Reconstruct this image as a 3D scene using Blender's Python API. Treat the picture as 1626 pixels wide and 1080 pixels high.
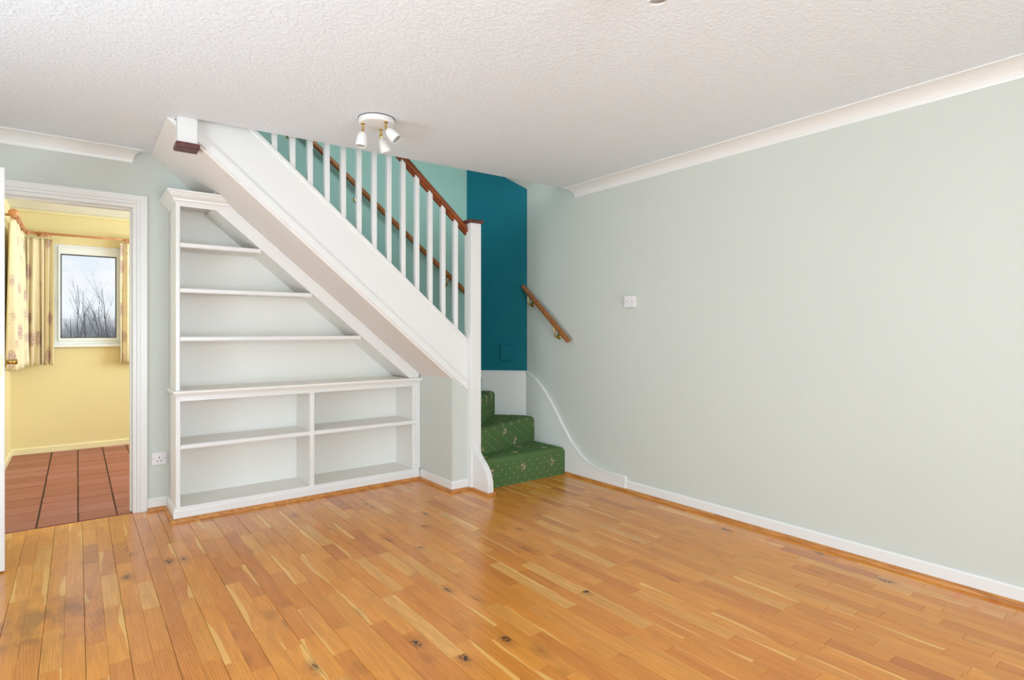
import bpy, bmesh, math, random
from mathutils import Vector, Matrix
random.seed(7)
PI = math.pi
scene = bpy.context.scene
for o in list(bpy.data.objects): bpy.data.objects.remove(o)
COL = scene.collection

# ------------------------------------------------------------------ camera
FPX, YAW, HORIZ, EYE = 899.1, math.radians(37.517), 525.86, 1.19
cam = bpy.data.cameras.new('camera'); camo = bpy.data.objects.new('camera', cam); COL.objects.link(camo)
cam.sensor_width = 36; cam.lens = 36*FPX/1626; cam.shift_y = (HORIZ-540)/1626; cam.clip_start = 0.05; cam.clip_end = 500
camo.location = (0, 0, EYE); camo.rotation_euler = (PI/2, 0, -YAW)
scene.camera = camo
scene.view_settings.view_transform = 'Standard'; scene.view_settings.look = 'None'
scene.view_settings.exposure = 0.0; scene.view_settings.gamma = 1; scene.view_settings.use_curve_mapping = False

# ------------------------------------------------------------------ node helpers
def sc(r, g, b):
    f = lambda c: (c/255/12.92 if c/255 <= .04045 else ((c/255+.055)/1.055)**2.4)
    return (f(r), f(g), f(b), 1)
class NT:
    def __init__(s, nt): s.nt = nt; s.n = nt.nodes; s.l = nt.links
    def add(s, t, props=None, **ins):
        n = s.n.new(t)
        for k, v in (props or {}).items(): setattr(n, k, v)
        for k, v in ins.items():
            key = int(k[1:]) if k[0] == '_' and k[1:].isdigit() else k.replace('_', ' ')
            s.put(n.inputs[key], v)
        return n
    def put(s, sock, v):
        if isinstance(v, bpy.types.NodeSocket): s.l.new(v, sock)
        elif isinstance(v, bpy.types.Node): s.l.new(v.outputs[0], sock)
        else: sock.default_value = v
    def m(s, op, a, b=0.0, c=0.0, clamp=False):
        n = s.n.new('ShaderNodeMath'); n.operation = op; n.use_clamp = clamp
        for i, v in enumerate((a, b, c)): s.put(n.inputs[i], v)
        return n.outputs[0]
    def vm(s, op, a, b=(0, 0, 0)):
        n = s.n.new('ShaderNodeVectorMath'); n.operation = op
        s.put(n.inputs[0], a); s.put(n.inputs[1], b)
        return n.outputs['Value'] if op in ('LENGTH', 'DISTANCE', 'DOT_PRODUCT') else n.outputs[0]
    def mix(s, f, a, b, blend='MIX'):
        n = s.n.new('ShaderNodeMix'); n.data_type = 'RGBA'; n.blend_type = blend
        s.put(n.inputs[0], f); s.put(n.inputs[6], a); s.put(n.inputs[7], b)
        return n.outputs[2]
    def ramp(s, f, stops, interp='LINEAR'):
        n = s.n.new('ShaderNodeValToRGB'); r = n.color_ramp; r.interpolation = interp
        while len(r.elements) < len(stops): r.elements.new(.5)
        for e, (p, c) in zip(r.elements, stops):
            e.position = p; e.color = c if len(c) == 4 else (*c, 1)
        s.put(n.inputs[0], f); return n.outputs[0]
    def rng(s, v, a, b, c=0., d=1.):
        n = s.n.new('ShaderNodeMapRange'); n.interpolation_type = 'SMOOTHSTEP'
        for i, x in enumerate((v, a, b, c, d)): s.put(n.inputs[i], x)
        return n.outputs[0]
    def noise(s, vec, scale, detail=2, rough=.5, dist=0.):
        n = s.n.new('ShaderNodeTexNoise'); s.put(n.inputs['Vector'], vec)
        n.inputs['Scale'].default_value = scale; n.inputs['Detail'].default_value = detail
        n.inputs['Roughness'].default_value = rough; n.inputs['Distortion'].default_value = dist
        return n.outputs[0]

# ------------------------------------------------------------------ world: bright, thinly clouded sky
w = bpy.data.worlds.new('sky'); scene.world = w; w.use_nodes = True
W = NT(w.node_tree); W.n.clear()
tc = W.add('ShaderNodeTexCoord'); sep = W.add('ShaderNodeSeparateXYZ', Vector=tc.outputs['Generated'])
blue = W.ramp(sep.outputs[2], [(0.0, (.93, .96, .98)), (.12, (.74, .87, .97)), (.5, (.36, .58, .90)), (1, (.25, .45, .82))])
cl = W.noise(W.vm('MULTIPLY', tc.outputs['Generated'], (1, 1, 2.2)), 9, 6, .6, .3)
skyc = W.mix(W.rng(cl, .42, .64), blue, (.96, .97, 1.0, 1))
bg = W.add('ShaderNodeBackground', Color=skyc, Strength=1.0)
W.add('ShaderNodeOutputWorld', Surface=bg)

# ------------------------------------------------------------------ daylight by the windows, and added fill lamps
def area(name, loc, rot, sx, sy, power, col=(1, 1, 1)):
    l = bpy.data.lights.new(name, 'AREA'); l.shape = 'RECTANGLE'; l.size = sx; l.size_y = sy; l.energy = power; l.color = col
    o = bpy.data.objects.new(name, l); COL.objects.link(o); o.location = loc; o.rotation_euler = rot
    return o
DAY = (.735, .885, 1)
area('front_window_daylight', (.70, -1.90, 1.10), (PI/2, 0, 0), 2.1, 2.0, 122, DAY)
area('front_ceiling_fill', (.70, -2.75, .05), (math.radians(128), 0, 0), 2.6, 1.5, 18, DAY)  # added fill lamp tilted up to brighten the ceiling; no patio is built
area('side_window_daylight', (-1.82, 1.5, 1.12), (PI/2, 0, -PI/2), 2.2, 2.0, 30, DAY)
area('side_ceiling_fill', (-2.65, 1.5, .05), (math.radians(130), 0, -PI/2), 2.6, 1.5, 155, DAY)  # added upward fill for the left of the ceiling, without a real reflector
area('kitchen_fill', (2.62, 6.0, 1.50), (PI/2+.35, 0, PI/2), 1.5, 1.1, 95, (.76, .91, 1))  # added lamp, out of view, that brightens the kitchen
area('landing_fill', (1.75, 1.78, 3.75), (PI/2, 0, 0), 1.4, 1.2, 48, (.90, .96, 1))  # added lamp, out of view, that lights the stairwell from above

# ------------------------------------------------------------------ materials
def mat(name, build):
    m = bpy.data.materials.new(name); m.use_nodes = True
    t = NT(m.node_tree); t.n.clear()
    p = t.add('ShaderNodeBsdfPrincipled'); o = t.add('ShaderNodeOutputMaterial', Surface=p)
    build(t, p); return m
def bump(t, p, h, strength, dist):
    b = t.add('ShaderNodeBump', Strength=strength, Distance=dist, Height=h); t.put(p.inputs['Normal'], b.outputs[0])
def pos(t): return t.add('ShaderNodeNewGeometry').outputs['Position']
def paint(name, col, rough=.55, var=.03, bs=.06, scale=120):
    def f(t, p):
        P = pos(t); n = t.noise(P, 1.3, 3)
        c2 = tuple(max(0, c*(1-var*2)) for c in col[:3])+(1,)
        t.put(p.inputs['Base Color'], t.mix(n, c2, col)); p.inputs['Roughness'].default_value = rough
        if rough >= .5: p.inputs['Specular IOR Level'].default_value = .25
        bump(t, p, t.noise(P, scale, 2), bs, .002)
    return mat(name, f)
M = {}
M['wall'] = paint('wall_paint', sc(214, 216, 207), .6)
M['white'] = paint('white_gloss', sc(240, 237, 233), .28, .01, .02, 60)
M['whitesatin'] = paint('white_satin', sc(244, 239, 231), .4, .015, .03, 60)
M['soffit'] = paint('soffit_paint', sc(240, 233, 226), .6, .02, .25, 160)
M['teal'] = paint('teal_paint', sc(0, 110, 124), .6, .04)
M['green'] = paint('green_paint', sc(158, 196, 184), .6, .02)
M['yellow'] = paint('yellow_paint', sc(244, 226, 172), .6, .03)
M['cream'] = paint('cream_gloss', sc(250, 236, 190), .35, .03)
M['upvc'] = paint('white_plastic', sc(244, 245, 246), .3, 0, .0)
M['plate'] = paint('switch_plastic', sc(238, 232, 232), .3, 0, .0)
M['dark'] = paint('black_slot', sc(30, 27, 26), .5, 0, 0)
M['gasket'] = paint('grey_gasket', sc(72, 74, 76), .5, 0, 0)
M['grass'] = paint('grass', sc(105, 110, 80), .9, .2)
def f(t, p):
    P = pos(t); h = t.noise(P, 62, 3, .55, .6); h2 = t.noise(P, 150, 2)
    p.inputs['Base Color'].default_value = sc(236, 241, 246); p.inputs['Roughness'].default_value = .62
    bump(t, p, t.m('ADD', t.rng(h, .4, .66), t.m('MULTIPLY', h2, .35)), .34, .007)
M['artex'] = mat('stippled_ceiling', f)
def wood(name, c1, c2, rough, axis_scale):
    def f(t, p):
        g = t.add('ShaderNodeTexCoord').outputs['Object']
        v = t.vm('MULTIPLY', g, axis_scale)
        n = t.noise(v, 1, 4, .6, .8)
        t.put(p.inputs['Base Color'], t.mix(t.rng(n, .3, .7), c1, c2)); p.inputs['Roughness'].default_value = rough
        bump(t, p, n, .08, .002)
    return mat(name, f)
M['mahogany'] = wood('mahogany', sc(122, 58, 24), sc(158, 80, 34), .28, (4, 40, 9))
M['capwood'] = wood('dark_cap_wood', sc(70, 34, 28), sc(120, 66, 54), .4, (10, 60, 60))
M['rail'] = wood('oak_rail', sc(128, 72, 30), sc(180, 112, 56), .38, (50, 50, 10))
M['bead'] = wood('oak_beading', sc(176, 108, 46), sc(214, 146, 76), .4, (30, 6, 60))
M['pole'] = wood('pine_pole', sc(206, 138, 92), sc(228, 164, 116), .4, (20, 20, 20))
def f(t, p):
    p.inputs['Base Color'].default_value = sc(206, 172, 96); p.inputs['Metallic'].default_value = 1; p.inputs['Roughness'].default_value = .25
M['brass'] = mat('brass', f)
def f(t, p):
    p.inputs['Base Color'].default_value = sc(190, 192, 194); p.inputs['Metallic'].default_value = .6; p.inputs['Roughness'].default_value = .2
M['bulb'] = mat('silvered_lamp', f)
def f(t, p):
    o = [n for n in t.n if n.type == 'OUTPUT_MATERIAL'][0]
    tr = t.add('ShaderNodeBsdfTransparent'); gl = t.add('ShaderNodeBsdfGlossy', Roughness=.02)
    fr = t.add('ShaderNodeFresnel', IOR=1.45)
    mx = t.add('ShaderNodeMixShader', _0=t.m('MULTIPLY', fr.outputs[0], .12), _1=tr.outputs[0], _2=gl.outputs[0])
    t.put(o.inputs[0], mx.outputs[0])
M['glass'] = mat('window_glass', f)

# oak strips: attribute pk = (tone, across, figure, spare)
def f(t, p):
    P = pos(t); at = t.add('ShaderNodeAttribute', {'attribute_name': 'pk'})
    sp = t.add('ShaderNodeSeparateColor', Color=at.outputs['Color']); tone, across, fig = sp.outputs
    off = t.add('ShaderNodeCombineXYZ', X=t.m('MULTIPLY', tone, 37.), Y=t.m('MULTIPLY', fig, 53.), Z=0.)
    Q = t.vm('ADD', P, off.outputs[0])
    grain = t.noise(t.vm('MULTIPLY', Q, (150, 5, 1)), 1, 4, .62, .4)
    figure = t.noise(t.vm('MULTIPLY', Q, (22, 2.6, 1)), 1, 3, .55, 1.4)
    base = t.ramp(tone, [(0, sc(206, 122, 46)), (.08, sc(224, 138, 50)), (.5, sc(237, 152, 54)), (.9, sc(240, 160, 64)), (1, sc(242, 178, 92))])
    c = t.mix(t.rng(figure, .3, .72), t.mix(.2, base, sc(150, 78, 26)), base)
    c = t.mix(t.m('MULTIPLY', t.rng(grain, .36, .66, 1, 0), .2), c, sc(120, 60, 18))
    # cathedral figure on some strips
    wv = t.add('ShaderNodeTexWave', {'wave_type': 'RINGS', 'rings_direction': 'Z'}, Vector=t.vm('MULTIPLY', Q, (30, 3.2, 1)), Scale=1.2, Distortion=3.0, Detail=2.0)
    c = t.mix(t.m('MULTIPLY', t.m('MULTIPLY', t.rng(fig, .62, .7), t.rng(wv.outputs[1], .35, .9)), .2), c, sc(130, 72, 28))
    # pale sapwood along one edge of some strips
    edge = t.m('ADD', across, t.m('MULTIPLY', t.m('SUBTRACT', t.noise(t.vm('MULTIPLY', Q, (0, 1.5, 0)), 1, 2), .5), 1.9))
    sap = t.m('MULTIPLY', t.rng(edge, .88, .95), t.rng(fig, .25, .27, 1, 0))
    c = t.mix(t.m('MULTIPLY', sap, .7), c, sc(244, 190, 104))
    # knots
    vo = t.add('ShaderNodeTexVoronoi', Vector=t.vm('ADD', t.vm('MULTIPLY', Q, (6.5, 3.6, 0)), t.vm('MULTIPLY', t.add('ShaderNodeTexNoise', Vector=Q, Scale=40.).outputs[1], (.11, .16, 0))), Scale=1.0)
    kn = t.m('MULTIPLY', t.rng(vo.outputs['Distance'], .05, .15, 1, 0), t.rng(t.add('ShaderNodeSeparateColor', Color=vo.outputs['Color']).outputs[0], .54, .6))
    halo = t.m('MULTIPLY', t.rng(vo.outputs['Distance'], .08, .34, 1, 0), t.rng(t.add('ShaderNodeSeparateColor', Color=vo.outputs['Color']).outputs[0], .54, .6))
    c = t.mix(t.m('MULTIPLY', halo, .35), c, sc(120, 66, 26))
    c = t.mix(t.m('MULTIPLY', kn, t.rng(t.noise(Q, 60, 2), .36, .6)), c, sc(52, 26, 12))
    # old dark stain by the doorway and red chalk rubs beside the right-hand skirting
    st = t.vm('LENGTH', t.vm('MULTIPLY', t.vm('SUBTRACT', P, (-.10, 2.99, 0)), (3.4, 2.6, 0)))
    stm = t.m('MULTIPLY', t.rng(st, .35, 1.0, 1, 0), t.rng(t.noise(t.vm('MULTIPLY', P, (9, 4, 1)), 1, 4, .6), .4, .62))
    c = t.mix(t.m('MULTIPLY', stm, .5), c, sc(84, 52, 26))
    for (x, y, sx, sy) in ((3.13, 1.66, 16, 60), (3.14, .80, 14, 50), (3.19, .68, 34, 34), (3.06, .72, 36, 50)):
        d = t.vm('LENGTH', t.vm('MULTIPLY', t.vm('SUBTRACT', P, (x, y, 0)), (sx, sy, 0)))
        c = t.mix(t.m('MULTIPLY', t.m('MULTIPLY', t.rng(d, .3, 1.2, 1, 0), t.noise(P, 70, 3)), .9), c, sc(222, 96, 40))
    t.put(p.inputs['Base Color'], c)
    t.put(p.inputs['Roughness'], t.m('ADD', .21, t.m('MULTIPLY', t.noise(P, 2.5, 2), .08)))
    p.inputs['Coat Weight'].default_value = .25; p.inputs['Coat Roughness'].default_value = .13
    p.inputs['Specular IOR Level'].default_value = .5
    bump(t, p, t.m('ADD', grain, t.m('MULTIPLY', t.noise(P, 7, 2), .25)), .05, .002)
M['oak'] = mat('oak_strip', f)
M['subfloor'] = paint('subfloor', sc(70, 40, 18), .8)
def f(t, p):
    P = pos(t); r = t.add('ShaderNodeObjectInfo').outputs['Random']
    c = t.ramp(r, [(0, sc(146, 74, 58)), (.5, sc(160, 86, 76)), (1, sc(166, 98, 94))])
    c = t.mix(t.m('MULTIPLY', t.rng(t.noise(P, 14, 4), .35, .7), .3), c, sc(140, 72, 52))
    t.put(p.inputs['Base Color'], c); p.inputs['Roughness'].default_value = .4
    bump(t, p, t.noise(P, 90, 3), .15, .002)
M['quarry'] = mat('quarry_tile', f)
M['grout'] = paint('dark_grout', sc(92, 74, 62), .9)
# green figured stair carpet: pattern runs down treads and risers
def f(t, p):
    P = pos(t); s = t.add('ShaderNodeSeparateXYZ', Vector=P)
    run = t.m('SUBTRACT', s.outputs[1], s.outputs[2])
    uv = t.add('ShaderNodeCombineXYZ', X=s.outputs[0], Y=run, Z=0.).outputs[0]
    def cell(size, shift):
        a = t.vm('ADD', t.vm('SCALE', uv), shift)
        n = t.n.new('ShaderNodeVectorMath'); n.operation = 'SCALE'; t.put(n.inputs[0], uv); n.inputs[3].default_value = 1/size
        q = t.vm('ADD', n.outputs[0], shift)
        return t.vm('SUBTRACT', t.vm('FRACTION', q), (.5, .5, 0))
    pile = t.noise(P, 260, 3, .7); big = t.noise(P, 9, 3)
    c = t.mix(pile, sc(60, 92, 52), sc(108, 140, 88))
    c = t.mix(t.m('MULTIPLY', t.rng(big, .35, .7), .35), c, sc(106, 118, 70))
    for sh in ((.0, .0, 0), (.5, .5, 0)):
        d = t.vm('LENGTH', cell(.078, sh))
        c = t.mix(t.m('MULTIPLY', t.rng(d, .035, .07, 1, 0), .75), c, sc(192, 204, 166))
    for sh in ((.22, .30, 0), (.72, .80, 0)):
        q = cell(.30, sh); d = t.vm('LENGTH', q)
        vo = t.add('ShaderNodeTexVoronoi', Vector=P, Scale=62.)
        fl = t.m('MULTIPLY', t.rng(d, .06, .105, 1, 0), t.rng(vo.outputs['Distance'], .42, .56, 1, 0))
        c = t.mix(t.m('MULTIPLY', t.rng(d, .06, .11, 1, 0), .45), c, sc(104, 96, 62))
        c = t.mix(t.m('MULTIPLY', fl, .85), c, sc(218, 196, 164))
    t.put(p.inputs['Base Color'], c); p.inputs['Roughness'].default_value = .95
    p.inputs['Specular IOR Level'].default_value = .1
    bump(t, p, t.m('ADD', pile, t.m('MULTIPLY', big, .6)), .6, .006)
M['carpet'] = mat('green_carpet', f)
# cream curtain cloth with mauve flower sprays, pattern laid in cloth coordinates
def f(t, p):
    uv = t.add('ShaderNodeTexCoord').outputs['UV']
    n = t.add('ShaderNodeTexNoise', Vector=uv, Scale=55., Detail=4.)
    q = t.vm('ADD', uv, t.vm('MULTIPLY', t.vm('SUBTRACT', n.outputs[1], (.5, .5, .5)), (.075, .075, 0)))
    vo = t.add('ShaderNodeTexVoronoi', Vector=q, Scale=4.6, Randomness=.55)
    m1 = t.m('MULTIPLY', t.rng(vo.outputs['Distance'], .24, .42, 1, 0), t.rng(t.noise(uv, 90, 3), .38, .52))
    c = t.mix(t.m('MULTIPLY', m1, .75), sc(238, 220, 182), sc(172, 120, 132))
    v2 = t.add('ShaderNodeTexVoronoi', Vector=t.vm('ADD', q, (.31, .17, 0)), Scale=6.5, Randomness=.8)
    c = t.mix(t.m('MULTIPLY', t.rng(v2.outputs['Distance'], .06, .16, 1, 0), .5), c, sc(164, 150, 142))
    t.put(p.inputs['Base Color'], c); p.inputs['Roughness'].default_value = .85
    bump(t, p, t.noise(uv, 300, 2), .1, .001)
M['cloth'] = mat('floral_curtain', f)
M['bark'] = paint('bark', sc(146, 136, 130), .9, .15)
M['twig'] = paint('twig', sc(214, 208, 204), .9, .15)

# ------------------------------------------------------------------ geometry helpers
def link(o, parent):
    COL.objects.link(o)
    if parent: o.parent = parent
    return o
def tag(o, label, cat, group=None, kind=None):
    o['label'] = label; o['category'] = cat
    if group: o['group'] = group
    if kind: o['kind'] = kind
    return o
def thing(name, label, cat, loc=(0, 0, 0), group=None):
    o = bpy.data.objects.new(name, None); o.empty_display_size = .05; COL.objects.link(o); o.location = loc
    bpy.context.view_layer.update()
    return tag(o, label, cat, group)
class B:
    def __init__(s): s.bm = bmesh.new()
    def box(s, x0, x1, y0, y1, z0, z1):
        v = [s.bm.verts.new(c) for c in ((x0, y0, z0), (x1, y0, z0), (x1, y1, z0), (x0, y1, z0), (x0, y0, z1), (x1, y0, z1), (x1, y1, z1), (x0, y1, z1))]
        for q in ((3, 2, 1, 0), (4, 5, 6, 7), (0, 1, 5, 4), (1, 2, 6, 5), (2, 3, 7, 6), (3, 0, 4, 7)): s.bm.faces.new([v[i] for i in q])
        return s
    def prism(s, pts, a, b, axis):
        "polygon in the plane across axis ('x': (y,z); 'y': (x,z); 'z': (x,y)) swept from a to b"
        mk = {'x': lambda p, t: (t, p[0], p[1]), 'y': lambda p, t: (p[0], t, p[1]), 'z': lambda p, t: (p[0], p[1], t)}[axis]
        A = [s.bm.verts.new(mk(p, a)) for p in pts]; C = [s.bm.verts.new(mk(p, b)) for p in pts]
        s.bm.faces.new(A); s.bm.faces.new(C[::-1]); n = len(pts)
        for i in range(n): s.bm.faces.new((A[i], C[i], C[(i+1) % n], A[(i+1) % n]))
        return s
    def tube(s, path, rad, seg=10, cap=True):
        rings = []; pts = [Vector(p) for p in path]; n = len(pts)
        for i, p in enumerate(pts):
            d = (pts[min(i+1, n-1)]-pts[max(i-1, 0)]).normalized()
            u = d.cross(Vector((0, 0, 1)) if abs(d.z) < .9 else Vector((1, 0, 0))).normalized(); v = d.cross(u)
            r = rad[i] if isinstance(rad, (list, tuple)) else rad
            rings.append([s.bm.verts.new(p+(u*math.cos(k*2*PI/seg)+v*math.sin(k*2*PI/seg))*r) for k in range(seg)])
        for a, b in zip(rings, rings[1:]):
            for k in range(seg): s.bm.faces.new((a[k], a[(k+1) % seg], b[(k+1) % seg], b[k]))
        if cap: s.bm.faces.new(rings[0][::-1]); s.bm.faces.new(rings[-1])
        return s
    def lathe(s, prof, seg=24, mtx=None):
        "profile (radius, height) about z"
        rings = []
        for r, z in prof:
            rings.append([s.bm.verts.new((mtx or Matrix()) @ Vector((r*math.cos(k*2*PI/seg), r*math.sin(k*2*PI/seg), z))) for k in range(seg)])
        for a, b in zip(rings, rings[1:]):
            for k in range(seg): s.bm.faces.new((a[k], a[(k+1) % seg], b[(k+1) % seg], b[k]))
        s.bm.faces.new(rings[0][::-1]); s.bm.faces.new(rings[-1]); return s
    def loft(s, A, C):
        "two matching closed outlines"
        a = [s.bm.verts.new(p) for p in A]; c = [s.bm.verts.new(p) for p in C]; n = len(A)
        s.bm.faces.new(a); s.bm.faces.new(c[::-1])
        for i in range(n): s.bm.faces.new((a[i], c[i], c[(i+1) % n], a[(i+1) % n]))
        return s
    def sweep(s, prof, path, side=1):
        "profile (outward, z) mitred along a plan polyline; outward lies to the left of travel for side=1"
        P = [Vector(p) for p in path]; rows = []
        def nrm(a, b): d = (b-a).normalized(); return Vector((-d.y, d.x))*side
        for i, p in enumerate(P):
            if i == 0: o = nrm(P[0], P[1])
            elif i == len(P)-1: o = nrm(P[-2], P[-1])
            else:
                n1, n2 = nrm(P[i-1], p), nrm(p, P[i+1]); o = (n1+n2); o = o/(o.dot(n1))
            rows.append([s.bm.verts.new((p.x+o.x*q, p.y+o.y*q, z)) for q, z in prof])
        n = len(prof)
        for a, b in zip(rows, rows[1:]):
            for k in range(n): s.bm.faces.new((a[k], a[(k+1) % n], b[(k+1) % n], b[k]))
        s.bm.faces.new(rows[0]); s.bm.faces.new(rows[-1][::-1]); return s
    def done(s, name, m, parent=None, bevel=0, smooth=False, seg=2, label=None):
        bmesh.ops.recalc_face_normals(s.bm, faces=s.bm.faces)
        me = bpy.data.meshes.new(name); s.bm.to_mesh(me); s.bm.free()
        me.materials.append(M[m])
        o = bpy.data.objects.new(name, me); link(o, parent)
        if parent: o.matrix_parent_inverse = parent.matrix_world.inverted()
        if bevel:
            b = o.modifiers.new('bevel', 'BEVEL'); b.width = bevel; b.segments = seg; b.limit_method = 'ANGLE'; b.angle_limit = math.radians(35)
        if smooth:
            for p in me.polygons: p.use_smooth = True
        if label: o['label'] = label
        return o
def box(name, m, x0, x1, y0, y1, z0, z1, parent=None, bevel=0, seg=2):
    return B().box(x0, x1, y0, y1, z0, z1).done(name, m, parent, bevel, False, seg)
def struct(o, label, cat): return tag(o, label, cat, None, 'structure')
def rot_to(d):
    return Vector((0, 0, 1)).rotation_difference(Vector(d).normalized()).to_matrix().to_4x4()

XR, XL, YF, YB, ZC = 3.25, -1.65, -1.75, 4.442, 2.36      # right, left, front (behind the camera), back, ceiling
KL, KR, KY = -.505, 2.45, 7.195                            # kitchen
DX0, DX1, DZ = -.41, .309, 2.02                            # doorway
SL = .838
def zt(x): return 1.133+SL*(2.337-x)                       # string top
def zb(x): return .742+SL*(2.34-x)                         # string bottom
def zs(x): return zb(x)-.02                                # soffit

# ================================================================== SETTING
fl = box('floor', 'subfloor', XL, XR, YF, YB, -.09, -.014); struct(fl, 'oak strip floor of the sitting room', 'floor')
# --- oak strips
BW = .131; SW = BW/2
def proj(x, y, z=0):
    d = x*math.sin(YAW)+y*math.cos(YAW); l = x*math.cos(YAW)-y*math.sin(YAW)
    return (-9999, 0, d) if d < .2 else (813+FPX*l/d, HORIZ-FPX*(z-EYE)/d, d)
strips = []
k0 = int((XL-.024)/BW)-1
for k in range(k0, 26):
    for h in (0, 1):
        x0 = .024+k*BW+h*SW; x1 = x0+SW
        x0 += .0007 if h == 0 else .00015; x1 -= .0007 if h == 1 else .00015
        x0 = max(x0, XL); x1 = min(x1, XR-.012)
        if x1-x0 < .004: continue
        y = YF-random.random()*.4
        while y < YB:
            L = random.choice((.26, .31, .36, .42, .42, .48, .55))*random.uniform(.92, 1.08)
            a, b = max(y, YF), min(y+L, YB+.004); y += L
            if b-a < .015: continue
            if b > 4.10 and x0 > .50 and a > 4.08: continue
            strips.append((x0, x1, a+.0003, b-.0003, random.random(), random.random(), random.uniform(-.0003, .0003), random.choice((-1, 1))))
def hidden(cx, cy):
    return (cy > 4.06 and cx > .48) or (cx > 2.2 and cy > 3.56) or (cx > 2.4 and cy > 3.49)
def score(s):
    cx, cy = (s[0]+s[1])/2, (s[2]+s[3])/2
    if hidden(cx, cy): return 0
    best = 0
    for y in (s[2], cy, s[3]):
        u, v, d = proj(cx, y)
        if -5 < u < 1631 and 520 < v < 1085: best += 1
    return best*(s[1]-s[0])*(s[3]-s[2])/proj(cx, cy)[2]**3 if best and proj(cx, cy)[2] > .3 else 0
order = sorted(range(len(strips)), key=lambda i: -score(strips[i]))
top300 = [i for i in order[:300] if score(strips[i]) > 0]
def strip_geo(s, V, Fc, A):
    x0, x1, y0, y1, t1, t2, dz, sgn = s; b = .0009; n = len(V)
    for (i, z) in ((0, -.014), (0, -.0008+dz), (b, dz)):
        for (x, y) in ((x0+i, y0+i), (x1-i, y0+i), (x1-i, y1-i), (x0+i, y1-i)):
            V.append((x, y, z)); A.append((t1, sgn*(2*(x-x0)/(x1-x0)-1), t2, 1))
    for r in (0, 4):
        for q in range(4): Fc.append((n+r+q, n+r+(q+1) % 4, n+r+4+(q+1) % 4, n+r+4+q))
    Fc.append((n+8, n+9, n+10, n+11))
def strip_obj(name, lst):
    V, Fc, A = [], [], []
    for s in lst: strip_geo(s, V, Fc, A)
    me = bpy.data.meshes.new(name); me.from_pydata(V, [], Fc); me.materials.append(M['oak'])
    at = me.attributes.new('pk', 'FLOAT_COLOR', 'POINT')
    for i, a in enumerate(A): at.data[i].color = a
    return link(bpy.data.objects.new(name, me), fl)
for i in top300: strip_obj('oak_strip', [strips[i]])
tset = set(top300)
o = strip_obj('oak_strips', [s for i, s in enumerate(strips) if i not in tset]); o['kind'] = 'stuff'

# --- ceiling with the stair opening
o = B().prism([(XL, YF), (XR, YF), (XR, 3.415), (.53, 3.535), (.433, 3.547), (.433, 3.612), (.385, 3.612), (.385, YB), (XL, YB)], ZC, ZC+.2, 'z').done('ceiling', 'artex')
struct(o, 'white stippled plaster ceiling with stair opening', 'ceiling')
# --- right wall (runs up through the stairwell)
o = box('wall_right', 'wall', XR, XR+.12, YF-.12, 4.56, -.09, 4.95); struct(o, 'plain pale grey-green wall beside the stair foot', 'wall')
# --- back wall with doorway
b = B()
b.box(XL-.12, DX0, YB, YB+.1, -.09, ZC+.2); b.box(DX1, KR+.1, YB, YB+.1, -.09, ZC+.2); b.box(DX0, DX1, YB, YB+.1, DZ, ZC+.2)
struct(b.done('wall_back', 'wall'), 'pale grey-green wall around the kitchen doorway', 'wall')
box('wall_stairwell_base', 'wall', KR+.1, XR+.1, YB, YB+.1, -.09, ZC+.2)
struct(bpy.data.objects['wall_stairwell_base'], 'wall behind the winding steps', 'wall')
# --- green paint above the stair flight
o = B().prism([(2.885, zs(2.885)+.05 if zs(2.885) > .5 else .5), (2.885, 4.95), (-.6, 4.95), (-.6, 2.58), (.30, 2.58), (.42, 2.40)], YB-.012, YB+.098, 'y')
o = o.done('wall_stair', 'green'); struct(o, 'sage green wall beside the stair flight', 'wall')
# --- angled teal wall in the corner
P0 = Vector((2.871, YB-.012, 0)); P1 = Vector((XR, 4.007, 0)); td = (P1-P0).normalized(); tn = Vector((td.y, -td.x, 0))
if tn.y > 0: tn = -tn
def angled(name, m, z0, z1, off, thick, s0=0., s1=1., top=None):
    a = P0+(P1-P0)*s0; c = P0+(P1-P0)*s1
    q = [a+tn*off, c+tn*off, c+tn*(off-thick), a+tn*(off-thick)]
    zz = top or (z1, z1, z1, z1)
    return B().loft([(v.x, v.y, z0) for v in q], [(v.x, v.y, z) for v, z in zip(q, zz)])
o = angled('t', 'teal', 0, 4.95, 0, .1, 0, 1).done('wall_angled', 'teal'); struct(o, 'dark teal angled wall at the stair turn', 'wall')
o = angled('t', 'white', .40, .815, .018, .018, 0, 1.0).done('baseboard_angled', 'white'); struct(o, 'tall white skirting panel under the teal wall', 'skirting')
bd = angled('t', 'white', .812, .830, .024, .024, 0, 1.0).done('bead', 'white', o, .004)
# sloping soffit over the turn
c0 = Vector((XR, 4.007, 2.483)); e1 = Vector((2.871, YB-.012, 2.815))-c0; e2 = Vector((XR, 3.40, 2.722))-c0
pl = [c0+e1*-.02, c0+e1, c0+e1+e2, c0+e2]
o = B().loft([tuple(v) for v in pl], [tuple(v+Vector((0, 0, .05))) for v in pl]).done('ceiling_sloped', 'wall'); struct(o, 'sloping soffit above the stair turn', 'ceiling')
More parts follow.
